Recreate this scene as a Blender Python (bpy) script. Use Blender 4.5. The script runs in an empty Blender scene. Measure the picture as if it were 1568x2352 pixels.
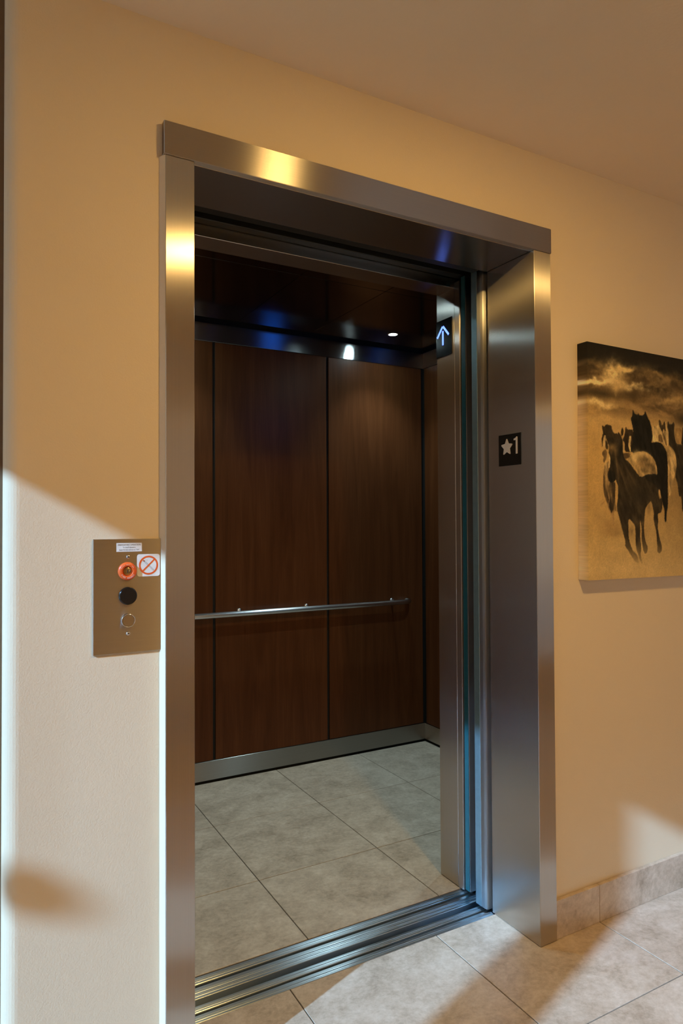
import bpy, bmesh, math, random
import numpy as np
from mathutils import Vector, Matrix

sc = bpy.context.scene
COL = sc.collection

# ------------------------------------------------------------------ camera
cam_d = bpy.data.cameras.new('camera')
cam = bpy.data.objects.new('camera', cam_d)
COL.objects.link(cam)
cam_d.sensor_fit = 'HORIZONTAL'
cam_d.sensor_width = 24.0
cam_d.lens = 24.0 * 1568.35 / 1568.0
cam_d.clip_start = 0.02


def rot(ax, a):
    return Matrix.Rotation(a, 3, ax)


R = rot('Z', -0.5080) @ rot('X', 0.0179) @ rot('Y', 0.0047)
M = Matrix((( R[0][0], R[0][2], -R[0][1], -0.4704),
            ( R[1][0], R[1][2], -R[1][1], -1.5396),
            ( R[2][0], R[2][2], -R[2][1], 1.2878),
            (0, 0, 0, 1)))
cam.matrix_world = M
sc.camera = cam

# ------------------------------------------------------------------ world, sun, exposure
world = bpy.data.worlds.new('sky')
sc.world = world
world.use_nodes = True
wn = world.node_tree
bg = wn.nodes['Background']
bg.inputs['Color'].default_value = (1.0, 0.94, 0.90, 1)
bg.inputs['Strength'].default_value = 1.0

SUN_DIR = Vector((1.0, 0.355, -0.56)).normalized()
sun_d = bpy.data.lights.new('sun', 'SUN')
sun_d.energy = 8.3
sun_d.angle = math.radians(0.9)
sun_d.color = (0.345, 0.61, 1.0)
sun = bpy.data.objects.new('sun', sun_d)
sun.rotation_euler = SUN_DIR.to_track_quat('-Z', 'Y').to_euler()
sun.location = (-6, -3, 5)
COL.objects.link(sun)

vs = sc.view_settings
vs.view_transform = 'Standard'
vs.look = 'None'
vs.exposure = 0.0
vs.gamma = 1.0
vs.use_curve_mapping = False
sc.cycles.max_bounces = 8
sc.cycles.use_light_tree = False
sc.cycles.diffuse_bounces = 5
sc.cycles.glossy_bounces = 6
sc.cycles.transparent_max_bounces = 12

# ------------------------------------------------------------------ dimensions (metres)
W, H = 1.0713, 2.134          # elevator opening
P = 0.018                     # plaster plane of the elevator wall (casing front is y = 0)
ZC = 2.4486                   # lobby ceiling
DJ = 0.2154                   # depth of jamb lining
BY = 1.7844                   # rear wall of car
XL, XR = -0.0055, 1.9409      # side walls of car
XW = -1.75                    # window wall of lobby
YR = -2.9                     # rear wall of lobby
XE = 8.4                      # far right end of lobby

# ------------------------------------------------------------------ material helpers


def lin(c):
    return tuple((v / 12.92 if v <= 0.04045 else ((v + 0.055) / 1.055) ** 2.4) for v in (x / 255.0 for x in c))


def mat(name):
    m = bpy.data.materials.new(name)
    m.use_nodes = True
    nt = m.node_tree
    return m, nt, nt.nodes['Principled BSDF']


def node(nt, typ, **kw):
    n = nt.nodes.new(typ)
    for k, v in kw.items():
        if k in n.inputs:
            n.inputs[k].default_value = v
        else:
            setattr(n, k, v)
    return n


def obj_coords(nt, scale=(1, 1, 1)):
    tc = node(nt, 'ShaderNodeTexCoord')
    mp = node(nt, 'ShaderNodeMapping')
    mp.inputs['Scale'].default_value = scale
    nt.links.new(tc.outputs['Object'], mp.inputs['Vector'])
    return mp.outputs['Vector']


def ramp(nt, fac, stops):
    r = node(nt, 'ShaderNodeValToRGB')
    els = r.color_ramp.elements
    while len(els) < len(stops):
        els.new(0.5)
    for e, (pos, c) in zip(els, stops):
        e.position = pos
        e.color = (c[0], c[1], c[2], 1)
    nt.links.new(fac, r.inputs['Fac'])
    return r.outputs['Color']


def simple(name, col, rough=0.5, metal=0.0, **kw):
    m, nt, b = mat(name)
    # faint surface unevenness keeps every finish procedural
    v = obj_coords(nt)
    n = node(nt, 'ShaderNodeTexNoise')
    n.inputs['Scale'].default_value = 60
    nt.links.new(v, n.inputs['Vector'])
    c = ramp(nt, n.outputs['Fac'], [(0.3, [x * 0.94 for x in col]), (0.7, [min(1, x * 1.05) for x in col])])
    nt.links.new(c, b.inputs['Base Color'])
    b.inputs['Roughness'].default_value = rough
    b.inputs['Metallic'].default_value = metal
    for k, val in kw.items():
        b.inputs[k].default_value = val
    return m


def emit(name, col, strength):
    m, nt, b = mat(name)
    nt.nodes.remove(b)
    e = node(nt, 'ShaderNodeEmission')
    e.inputs['Color'].default_value = (*col, 1)
    e.inputs['Strength'].default_value = strength
    nt.links.new(e.outputs[0], nt.nodes['Material Output'].inputs['Surface'])
    return m


def plaster(name, col, scale=300, dist=0.0010):
    m, nt, b = mat(name)
    v = obj_coords(nt)
    n1 = node(nt, 'ShaderNodeTexNoise')
    n1.inputs['Scale'].default_value = scale
    n1.inputs['Detail'].default_value = 2.0
    n1.inputs['Roughness'].default_value = 0.45
    nt.links.new(v, n1.inputs['Vector'])
    n2 = node(nt, 'ShaderNodeTexNoise')
    n2.inputs['Scale'].default_value = 3.0
    nt.links.new(v, n2.inputs['Vector'])
    c = ramp(nt, n2.outputs['Fac'], [(0.3, [x * 0.97 for x in col]), (0.7, col)])
    nt.links.new(c, b.inputs['Base Color'])
    bp = node(nt, 'ShaderNodeBump')
    bp.inputs['Strength'].default_value = 0.5
    bp.inputs['Distance'].default_value = dist
    nt.links.new(n1.outputs['Fac'], bp.inputs['Height'])
    nt.links.new(bp.outputs['Normal'], b.inputs['Normal'])
    b.inputs['Roughness'].default_value = 0.62
    b.inputs['Specular IOR Level'].default_value = 0.3
    return m


def steel(name, grain, col=(0.60, 0.555, 0.50), rough=0.255, aniso=0.68, wide=0.38, streak=0.45):
    """brushed stainless: grain is the axis of the brush lines (0 x, 1 y, 2 z)"""
    m, nt, b = mat(name)
    s = [420, 420, 420]
    s[grain] = 2.2
    v = obj_coords(nt, s)
    n = node(nt, 'ShaderNodeTexNoise')
    n.inputs['Scale'].default_value = 1.0
    n.inputs['Detail'].default_value = 3.0
    nt.links.new(v, n.inputs['Vector'])
    c = ramp(nt, n.outputs['Fac'], [(0.25, [x * (1 - 0.08 * streak) for x in col]), (0.75, [min(1, x * (1 + 0.05 * streak)) for x in col])])
    mr = node(nt, 'ShaderNodeMapRange')
    mr.inputs['To Min'].default_value = rough * (1 - 0.10 * streak)
    mr.inputs['To Max'].default_value = rough * (1 + 0.10 * streak)
    nt.links.new(n.outputs['Fac'], mr.inputs['Value'])
    t = node(nt, 'ShaderNodeCombineXYZ')
    for k, a in enumerate('XYZ'):
        t.inputs[a].default_value = 1.0 if k == grain else 0.0001
    lobes = []
    for kr, an in ((1.0, aniso), (1.30, 0.4 + 0.6 * aniso)):
        g = node(nt, 'ShaderNodeBsdfAnisotropic')
        g.distribution = 'GGX'
        g.inputs['Anisotropy'].default_value = an
        nt.links.new(t.outputs[0], g.inputs['Tangent'])
        nt.links.new(c, g.inputs['Color'])
        mu = node(nt, 'ShaderNodeMath', operation='MULTIPLY')
        mu.inputs[1].default_value = kr
        nt.links.new(mr.outputs['Result'], mu.inputs[0])
        nt.links.new(mu.outputs[0], g.inputs['Roughness'])
        lobes.append(g)
    mx = node(nt, 'ShaderNodeMixShader')
    mx.inputs[0].default_value = wide
    nt.links.new(lobes[0].outputs[0], mx.inputs[1])
    nt.links.new(lobes[1].outputs[0], mx.inputs[2])
    nt.links.new(mx.outputs[0], nt.nodes['Material Output'].inputs['Surface'])
    nt.nodes.remove(b)
    return m


def stone(name, dark, mid, light, gloss=0.36):
    m, nt, b = mat(name)
    tc = node(nt, 'ShaderNodeTexCoord')
    oi = node(nt, 'ShaderNodeObjectInfo')
    sc_ = node(nt, 'ShaderNodeVectorMath', operation='SCALE')
    cx = node(nt, 'ShaderNodeCombineXYZ')
    for a in 'XYZ':
        nt.links.new(oi.outputs['Random'], cx.inputs[a])
    nt.links.new(cx.outputs[0], sc_.inputs[0])
    sc_.inputs['Scale'].default_value = 37.0
    add = node(nt, 'ShaderNodeVectorMath', operation='ADD')
    nt.links.new(tc.outputs['Object'], add.inputs[0])
    nt.links.new(sc_.outputs[0], add.inputs[1])
    st_ = node(nt, 'ShaderNodeMapping')
    st_.inputs['Scale'].default_value = (1.0, 1.15, 1.0)
    st_.inputs['Rotation'].default_value = (0, 0, 0.35)
    nt.links.new(add.outputs[0], st_.inputs['Vector'])
    n1 = node(nt, 'ShaderNodeTexNoise')
    n1.inputs['Scale'].default_value = 8.0
    n1.inputs['Detail'].default_value = 10
    n1.inputs['Roughness'].default_value = 0.72
    n1.inputs['Distortion'].default_value = 0.35
    nt.links.new(st_.outputs[0], n1.inputs['Vector'])
    n2 = node(nt, 'ShaderNodeTexNoise')
    n2.inputs['Scale'].default_value = 60
    n2.inputs['Detail'].default_value = 8
    n2.inputs['Roughness'].default_value = 0.7
    nt.links.new(st_.outputs[0], n2.inputs['Vector'])
    mx = node(nt, 'ShaderNodeMix', data_type='FLOAT')
    mx.inputs[0].default_value = 0.36
    nt.links.new(n1.outputs['Fac'], mx.inputs[2])
    nt.links.new(n2.outputs['Fac'], mx.inputs[3])
    c = ramp(nt, mx.outputs[0], [(0.34, dark), (0.50, mid), (0.66, light)])
    nt.links.new(c, b.inputs['Base Color'])
    bp = node(nt, 'ShaderNodeBump')
    bp.inputs['Strength'].default_value = 0.12
    bp.inputs['Distance'].default_value = 0.002
    nt.links.new(n2.outputs['Fac'], bp.inputs['Height'])
    nt.links.new(bp.outputs['Normal'], b.inputs['Normal'])
    b.inputs['Roughness'].default_value = gloss
    return m


def wood(name):
    m, nt, b = mat(name)
    tc = node(nt, 'ShaderNodeTexCoord')
    oi = node(nt, 'ShaderNodeObjectInfo')
    cx = node(nt, 'ShaderNodeCombineXYZ')
    mu = node(nt, 'ShaderNodeMath', operation='MULTIPLY')
    mu.inputs[1].default_value = 23.0
    nt.links.new(oi.outputs['Random'], mu.inputs[0])
    nt.links.new(mu.outputs[0], cx.inputs['X'])
    nt.links.new(mu.outputs[0], cx.inputs['Z'])
    add = node(nt, 'ShaderNodeVectorMath', operation='ADD')
    nt.links.new(tc.outputs['Object'], add.inputs[0])
    nt.links.new(cx.outputs[0], add.inputs[1])
    mp = node(nt, 'ShaderNodeMapping')
    mp.inputs['Scale'].default_value = (9.0, 9.0, 0.7)
    nt.links.new(add.outputs[0], mp.inputs['Vector'])
    n1 = node(nt, 'ShaderNodeTexNoise')
    n1.inputs['Scale'].default_value = 1.3
    n1.inputs['Detail'].default_value = 8
    n1.inputs['Distortion'].default_value = 1.6
    nt.links.new(mp.outputs[0], n1.inputs['Vector'])
    mp2 = node(nt, 'ShaderNodeMapping')
    mp2.inputs['Scale'].default_value = (130.0, 130.0, 5.0)
    nt.links.new(add.outputs[0], mp2.inputs['Vector'])
    n2 = node(nt, 'ShaderNodeTexNoise')
    n2.inputs['Scale'].default_value = 1.0
    n2.inputs['Detail'].default_value = 4
    nt.links.new(mp2.outputs[0], n2.inputs['Vector'])
    mx = node(nt, 'ShaderNodeMix', data_type='FLOAT')
    mx.inputs[0].default_value = 0.3
    nt.links.new(n1.outputs['Fac'], mx.inputs[2])
    nt.links.new(n2.outputs['Fac'], mx.inputs[3])
    c = ramp(nt, mx.outputs[0], [(0.30, (0.072, 0.0225, 0.0070)), (0.52, (0.100, 0.033, 0.0105)), (0.72, (0.132, 0.046, 0.0155))])
    nt.links.new(c, b.inputs['Base Color'])
    b.inputs['Roughness'].default_value = 0.33
    b.inputs['Specular IOR Level'].default_value = 0.16
    return m


def glass(name):
    m, nt, b = mat(name)
    nt.nodes.remove(b)
    tr = node(nt, 'ShaderNodeBsdfTransparent')
    tr.inputs['Color'].default_value = (0.93, 0.96, 0.96, 1)
    gl = node(nt, 'ShaderNodeBsdfGlossy')
    gl.inputs['Roughness'].default_value = 0.02
    fr = node(nt, 'ShaderNodeFresnel')
    fr.inputs['IOR'].default_value = 1.45
    mx = node(nt, 'ShaderNodeMixShader')
    nt.links.new(fr.outputs[0], mx.inputs[0])
    nt.links.new(tr.outputs[0], mx.inputs[1])
    nt.links.new(gl.outputs[0], mx.inputs[2])
    nt.links.new(mx.outputs[0], nt.nodes['Material Output'].inputs['Surface'])
    return m


WALL_COL = (0.80, 0.66, 0.465)
M_wall = plaster('painted orange peel plaster', WALL_COL)
M_ceil = plaster('ceiling plaster', (0.90, 0.75, 0.53), 120, 0.0006)
M_sv = steel('stainless brushed vertically', 2)
M_sx = steel('stainless brushed along the opening', 0, rough=0.31, aniso=0.74, wide=0.75)
M_frz = steel('stainless car frieze', 0, (0.50, 0.50, 0.50), 0.20, 0.6, 0.15)
M_jamb = steel('stainless jamb return', 2, rough=0.255, aniso=0.70, wide=0.22)
M_soff = steel('stainless soffit lining', 0, (0.50, 0.48, 0.45), 0.22, 0.45, 0.15, 0.4)
M_kick = steel('stainless kick plate', 0, (0.42, 0.41, 0.38), 0.30, 0.6, 0.3, 0.5)
M_sy = steel('stainless brushed front to back', 1)
M_sdoor = steel('stainless door skin', 2, (0.38, 0.38, 0.37), 0.34, 0.7)
M_alu = steel('extruded aluminium sill', 0, (0.56, 0.66, 0.74), 0.30, 0.5, 0.2, 0.1)
M_plate = steel('call plate stainless', 0, (0.54, 0.50, 0.45), 0.34, 0.55, 0.3, 0.3)
M_rail = steel('polished rail steel', 0, (0.70, 0.71, 0.72), 0.26, 0.3)
M_dark = simple('dark painted steel', (0.022, 0.024, 0.022), 0.45)
M_black = simple('black backing', (0.006, 0.007, 0.006), 0.7)
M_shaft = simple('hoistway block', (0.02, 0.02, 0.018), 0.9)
M_tile = stone('landing stone tile', (0.34, 0.255, 0.175), (0.555, 0.44, 0.33), (0.72, 0.605, 0.485))
M_tilec = stone('car stone tile', (0.30, 0.25, 0.19), (0.51, 0.435, 0.345), (0.68, 0.605, 0.50), 0.34)
M_grout = simple('grout', (0.10, 0.085, 0.065), 0.9)
M_wood = wood('dark cherry veneer')
M_cblack = simple('polished dark bronze ceiling panel', (0.085, 0.070, 0.058), 0.13, 1.0)
M_glass = glass('window glass')
M_pale = simple('pale blue anodised edge', (0.24, 0.36, 0.41), 0.30, 0.65)
M_teal = simple('dark teal safety edge', (0.014, 0.085, 0.10), 0.25)
M_frame = simple('bronze window frame', (0.12, 0.09, 0.06), 0.5)
M_brown = simple('brown door trim', (0.16, 0.095, 0.045), 0.45)
M_chrome = simple('polished chrome', (0.75, 0.74, 0.72), 0.12, 1.0)
M_plastic = simple('black plastic', (0.012, 0.012, 0.012), 0.22)
M_gloss = simple('black glossy lens', (0.006, 0.006, 0.006), 0.12)
M_white = simple('white vinyl', (0.80, 0.80, 0.78), 0.5)
M_ink = simple('black ink', (0.02, 0.02, 0.02), 0.6)
M_orange = simple('orange red enamel', (0.80, 0.12, 0.022), 0.35)
M_brass = simple('brass lock barrel', (0.55, 0.42, 0.24), 0.2, 1.0)
M_signink = simple('raised pale lettering', (0.62, 0.55, 0.50), 0.5)
M_pave = simple('outdoor paving', (0.36, 0.31, 0.27), 0.9)
E_warm = emit('warm downlight lens', (1.0, 0.62, 0.195), 398.0)
E_cool = emit('cool car downlight lens', (0.70, 0.95, 1.0), 260.0)
E_arrow = emit('blue arrow light', (0.12, 0.22, 1.0), 3.2)
E_blue = emit('blue floor display', (0.01, 0.10, 0.62), 10.5)

# ------------------------------------------------------------------ mesh helpers


def add(name, bm, m, parent=None, smooth=False):
    me = bpy.data.meshes.new(name)
    bmesh.ops.recalc_face_normals(bm, faces=bm.faces)
    bm.to_mesh(me)
    bm.free()
    me.materials.append(m)
    if smooth:
        for f in me.polygons:
            f.use_smooth = True
    o = bpy.data.objects.new(name, me)
    COL.objects.link(o)
    if parent:
        o.parent = parent
        o.matrix_parent_inverse = parent_matrix(parent).inverted()
    return o


def parent_matrix(o):
    m = Matrix.Translation(o.location) @ o.rotation_euler.to_matrix().to_4x4()
    return (parent_matrix(o.parent) @ o.matrix_parent_inverse @ m) if o.parent else m


def bx(bm, x0, x1, y0, y1, z0, z1):
    vs_ = [bm.verts.new((x, y, z)) for x in (x0, x1) for y in (y0, y1) for z in (z0, z1)]
    for f in ((0, 1, 3, 2), (4, 6, 7, 5), (0, 4, 5, 1), (2, 3, 7, 6), (0, 2, 6, 4), (1, 5, 7, 3)):
        bm.faces.new([vs_[i] for i in f])


def box(*b, bevel=0.0, seg=1):
    bm = bmesh.new()
    bx(bm, *b)
    if bevel:
        bmesh.ops.bevel(bm, geom=list(bm.edges), offset=bevel, segments=seg, affect='EDGES', profile=0.5)
    return bm


def boxes(lst):
    bm = bmesh.new()
    for b in lst:
        bx(bm, *b)
    return bm


def prism(pts, axis, a, b, bevel=0.0, bm=None):
    """extrude a 2-D outline; axis 'z': pts are (x, y); 'x': pts are (y, z); 'y': pts are (x, z)"""
    own = bm is None
    bm = bm or bmesh.new()

    def mk(p, t):
        return {'z': (p[0], p[1], t), 'x': (t, p[0], p[1]), 'y': (p[0], t, p[1])}[axis]
    lo = [bm.verts.new(mk(p, a)) for p in pts]
    hi = [bm.verts.new(mk(p, b)) for p in pts]
    n = len(pts)
    bm.faces.new(lo)
    bm.faces.new(hi)
    for i in range(n):
        j = (i + 1) % n
        bm.faces.new((lo[i], lo[j], hi[j], hi[i]))
    if bevel and own:
        bmesh.ops.recalc_face_normals(bm, faces=bm.faces)
        bmesh.ops.bevel(bm, geom=list(bm.edges), offset=bevel, segments=1, affect='EDGES')
    return bm


def lathe(prof, axis, c, n=40, bm=None):
    """revolve (radius, height) pairs about an axis ('x','y','z') through c"""
    bm = bm or bmesh.new()
    rings = []
    for r, h in prof:
        ring = []
        for i in range(n):
            t = 2 * math.pi * i / n
            u, w = r * math.cos(t), r * math.sin(t)
            p = {'z': (u, w, h), 'y': (u, h, w), 'x': (h, u, w)}[axis]
            ring.append(bm.verts.new((c[0] + p[0], c[1] + p[1], c[2] + p[2])))
        rings.append(ring)
    for a, b in zip(rings, rings[1:]):
        for i in range(n):
            j = (i + 1) % n
            bm.faces.new((a[i], a[j], b[j], b[i]))
    if prof[0][0] > 1e-6:
        bm.faces.new(rings[0])
    if prof[-1][0] > 1e-6:
        bm.faces.new(rings[-1])
    return bm


def tube(path, r, n=16, bm=None):
    bm = bm or bmesh.new()
    pts = [Vector(p) for p in path]
    rings = []
    for i, p in enumerate(pts):
        d = (pts[min(i + 1, len(pts) - 1)] - pts[max(i - 1, 0)]).normalized()
        u = d.cross(Vector((0, 0, 1)))
        if u.length < 1e-4:
            u = d.cross(Vector((1, 0, 0)))
        u.normalize()
        w = u.cross(d)
        rings.append([bm.verts.new(p + r * (math.cos(2 * math.pi * k / n) * u + math.sin(2 * math.pi * k / n) * w)) for k in range(n)])
    for a, b in zip(rings, rings[1:]):
        for i in range(n):
            j = (i + 1) % n
            bm.faces.new((a[i], a[j], b[j], b[i]))
    bm.faces.new(rings[0])
    bm.faces.new(rings[-1])
    return bm


def text_pieces(s, size):
    """flat outline mesh of a string in its own xy plane, centred"""
    cu = bpy.data.curves.new('lettering', 'FONT')
    cu.body = s
    cu.size = size
    cu.align_x = 'CENTER'
    cu.align_y = 'CENTER'
    ob = bpy.data.objects.new('lettering', cu)
    COL.objects.link(ob)
    dg = bpy.context.evaluated_depsgraph_get()
    me = bpy.data.meshes.new_from_object(ob.evaluated_get(dg))
    v = [tuple(q.co) for q in me.vertices]
    f = [tuple(q.vertices) for q in me.polygons]
    bpy.data.objects.remove(ob)
    bpy.data.curves.remove(cu)
    bpy.data.meshes.remove(me)
    return v, f


def put_text(bm, s, size, fn, sx=1.0):
    v, f = text_pieces(s, size)
    vv = [bm.verts.new(fn(q[0] * sx, q[1])) for q in v]
    for q in f:
        try:
            bm.faces.new([vv[i] for i in q])
        except ValueError:
            pass


def tag(o, label, cat, group=None):
    o['label'] = label
    o['category'] = cat
    if group:
        o['group'] = group
    return o


def struct(o):
    o['kind'] = 'structure'
    return o


def thing(name, loc, label, cat, group=None):
    o = bpy.data.objects.new(name, None)
    o.empty_display_size = 0.1
    o.location = loc
    COL.objects.link(o)
    return tag(o, label, cat, group)


# ------------------------------------------------------------------ setting: walls
arc = [(-0.365 + 0.030 * math.cos(t), P + 0.030 + 0.030 * math.sin(t)) for t in [math.radians(270 - 90 * k / 8) for k in range(9)]]
bm = prism([(-0.030, P)] + arc + [(-0.395, 2.1), (-0.10, 2.1), (-0.10, 0.24), (-0.030, 0.24)], 'z', 0, ZC)
bx(bm, 1.1015, XE, P, 0.215, 0, ZC)
bx(bm, -0.030, 1.1015, P, 0.215, 2.161, ZC)
wf = add('wall_front', bm, M_wall)
struct(wf)
wf['label'] = 'beige orange peel plaster wall around the elevator opening'

# window wall on the left: two tall windows, sun shines through them
WIN = [(-0.958, 0.62), (-1.60, -1.142)]          # y ranges
ZS, ZH = 0.06, 1.174 + 0.56 * 1.87 + 0.006               # sill and head heights
bm = boxes([(XW - 0.12, XW, YR, WIN[1][0], 0, ZC),
            (XW - 0.12, XW, WIN[1][1], WIN[0][0], 0, ZC),
            (XW - 0.12, XW, WIN[0][1], 2.1, 0, ZC),
            (XW - 0.12, XW, WIN[1][0], WIN[1][1], ZH, ZC), (XW - 0.12, XW, WIN[1][0], WIN[1][1], 0, ZS),
            (XW - 0.12, XW, WIN[0][0], WIN[0][1], ZH, ZC), (XW - 0.12, XW, WIN[0][0], WIN[0][1], 0, ZS)])
struct(add('wall_left', bm, M_wall))
for k, (ya, yb) in enumerate(WIN):
    fr = boxes([(XW - 0.118, XW - 0.085, ya, ya + 0.006, ZS, ZH), (XW - 0.118, XW - 0.085, yb - 0.006, yb, ZS, ZH),
                (XW - 0.118, XW - 0.085, ya, yb, ZS, ZS + 0.006), (XW - 0.118, XW - 0.085, ya, yb, ZH - 0.006, ZH)])
    w = struct(add('window_%d' % (k + 1), fr, M_frame))
    add('pane', box(XW - 0.104, XW - 0.100, ya + 0.006, yb - 0.006, ZS + 0.006, ZH - 0.006), M_glass, w)

RW = (1.8, 5.0, 0.20, 2.20)                      # unseen window added behind the camera to light the lower right wall
struct(add('wall_rear', boxes([(XW - 0.12, RW[0], YR - 0.1, YR, 0, ZC), (RW[1], XE, YR - 0.1, YR, 0, ZC),
                               (RW[0], RW[1], YR - 0.1, YR, 0, RW[2]), (RW[0], RW[1], YR - 0.1, YR, RW[3], ZC)]), M_wall))
w3 = struct(add('window_3', boxes([(RW[0], RW[0] + 0.05, YR - 0.09, YR - 0.04, RW[2], RW[3]), (RW[1] - 0.05, RW[1], YR - 0.09, YR - 0.04, RW[2], RW[3]),
                                   (RW[0], RW[1], YR - 0.09, YR - 0.04, RW[2], RW[2] + 0.05), (RW[0], RW[1], YR - 0.09, YR - 0.04, RW[3] - 0.05, RW[3]),
                                   (3.375, 3.425, YR - 0.09, YR - 0.04, RW[2], RW[3])]), M_frame))
for a_, b_ in ((RW[0] + 0.05, 3.375), (3.425, RW[1] - 0.05)):
    add('pane', box(a_, b_, YR - 0.068, YR - 0.062, RW[2] + 0.05, RW[3] - 0.05), M_glass, w3)
struct(add('wall_right', box(XE, XE + 0.1, YR, 0.215, 0, ZC), M_wall))
struct(add('wall_corridor_end', box(XW, -0.395, 2.1, 2.2, 0, ZC), M_wall))
struct(add('ceiling', boxes([(XW - 0.12, XE + 0.1, YR - 0.1, P, ZC, ZC + 0.08), (XW - 0.12, -0.395, P, 2.2, ZC, ZC + 0.08),
                             (-0.395, XE + 0.1, P, 0.215, ZC, ZC + 0.08), (-0.395, -0.1, 0.215, 2.1, ZC, ZC + 0.08)]), M_ceil))
# brown door trim on the short side wall behind the rounded corner
struct(add('trim_1', prism([(-0.395, 0.052), (-0.409, 0.056), (-0.413, 0.066), (-0.413, 0.14), (-0.405, 0.15), (-0.405, 0.34), (-0.395, 0.34)], 'z', 0, ZC), M_brown))
struct(add('trim_2', prism([(-0.0677, 0.0008), (-0.0677, P), (-0.0770, P), (-0.0725, 0.0085)], 'z', 0.119, H - 0.001), M_wall))

# hoistway
shaft = boxes([(-0.10, -0.09, 0.215, 2.1, -0.5, 2.9), (2.25, 2.35, 0.215, 2.1, -0.5, 2.9), (-0.10, 2.35, 2.1, 2.2, -0.5, 2.9),
               (-0.10, 2.35, 0.215, 2.2, 2.9, 3.0), (-0.10, 2.35, 0.215, 2.2, -0.6, -0.5),
               (-0.10, 2.35, 0.205, 0.215, 2.45, 2.9), (-0.10, 2.35, 0.21, 0.24, -0.5, -0.06)])
struct(add('wall_hoistway', shaft, M_shaft))

# ------------------------------------------------------------------ floor with tiles
floor = struct(add('floor', boxes([(XW - 0.12, XE, YR, 0.207, -0.06, -0.0035), (XW - 0.12, -0.395, 0.207, 2.1, -0.06, -0.0035)]), M_grout))
G = 0.0016


def tile_bm(x0, x1, y0, y1, z0, z1, bev=0.0009):
    return box(x0 + G, x1 - G, y0 + G, y1 - G, z0, z1, bevel=bev)


full = {}


def tile_at(x0, x1, y0, y1, z, m, parent, name='tile'):
    key = (round(x1 - x0, 4), round(y1 - y0, 4), m.name)
    cx_, cy_ = (x0 + x1) / 2, (y0 + y1) / 2
    if key not in full:
        hx, hy = (x1 - x0) / 2, (y1 - y0) / 2
        bm_ = tile_bm(-hx, hx, -hy, hy, -0.009, 0.0)
        me = bpy.data.meshes.new(name)
        bmesh.ops.recalc_face_normals(bm_, faces=bm_.faces)
        bm_.to_mesh(me)
        bm_.free()
        me.materials.append(m)
        full[key] = me
    o = bpy.data.objects.new(name, full[key])
    COL.objects.link(o)
    o.parent = parent
    o.matrix_parent_inverse = parent_matrix(parent).inverted()
    o.location = (cx_, cy_, z)
    return o


PT = 0.50255
xs = [0.3312 + PT * k for k in range(-4, 16)]
ys = [0.207] + [-0.2882 - PT * k for k in range(0, 6)]
for i in range(len(xs) - 1):
    for j in range(len(ys) - 1):
        y1 = ys[j]
        y0 = ys[j + 1]
        if y0 < YR:
            y0 = YR
        x0, x1 = max(xs[i], XW), xs[i + 1]
        tile_at(x0, x1, y0, y1, 0.0, M_tile, floor)
for i in range(3):
    for j in range(4):
        x0, x1 = max(xs[i], XW), min(xs[i + 1], -0.395)
        tile_at(x0, x1, 0.207 + j * 0.473, 0.207 + (j + 1) * 0.473, 0.0, M_tile, floor)

# stone skirting
bb = struct(add('baseboard_right', box(1.1415, XE, 0.0075, P, 0, 0.116), M_grout))
xj = [1.1422, 1.3363] + [1.3363 + PT * k for k in range(1, 14)]
for a, b in zip(xj, xj[1:]):
    add('tile', box(a + 0.0008, min(b, XE) - 0.0008, 0.0038, P - 0.001, 0.0, 0.1184, bevel=0.0012), M_tile, bb)
bl = struct(add('baseboard_left', box(-0.36, -0.069, 0.0075, P, 0, 0.116), M_grout))
add('tile', box(-0.36, -0.170, 0.0038, P - 0.001, 0.0, 0.1184, bevel=0.0012), M_tile, bl)
add('tile', box(-0.1684, -0.069, 0.0038, P - 0.001, 0.0, 0.1184, bevel=0.0012), M_tile, bl)
struct(add('ground_outside', boxes([(-14, XW - 0.121, -14, 10, -0.3, -0.12), (XW - 0.121, 12, -14, YR - 0.101, -0.3, -0.12)]), M_pave))

# added outdoors, unseen: overhang and lantern-shaped blocker, its shadow falls low on the wall
struct(add('added_eave', boxes([(-3.40, XW - 0.12, -3.2, 2.2, 3.30, 3.40), (XW - 0.12, XW, -3.2, 2.2, ZC, 3.40)]), M_frame))
LX = -3.20
LK = -0.345 - LX
lc = (LX, P - 0.355 * LK, 0.53 + 0.56 * LK)
ln = thing('shadow_caster', (lc[0], lc[1], 3.30), 'added lantern-shaped shadow caster outdoors, unseen beyond the lobby window', 'lantern')
add('globe', lathe([(0.0, -0.046), (0.020, -0.042), (0.037, -0.026), (0.044, 0.0), (0.039, 0.022), (0.026, 0.038), (0.0, 0.046)], 'z', lc, 24), M_white, ln, True)
add('cap', lathe([(0.030, 0.034), (0.030, 0.040), (0.008, 0.054), (0.0, 0.054)], 'z', lc, 24), M_frame, ln, True)
add('rod', tube([(lc[0], lc[1], lc[2] + 0.050), (lc[0], lc[1], 3.30)], 0.0025, 8), M_frame, ln)

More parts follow.
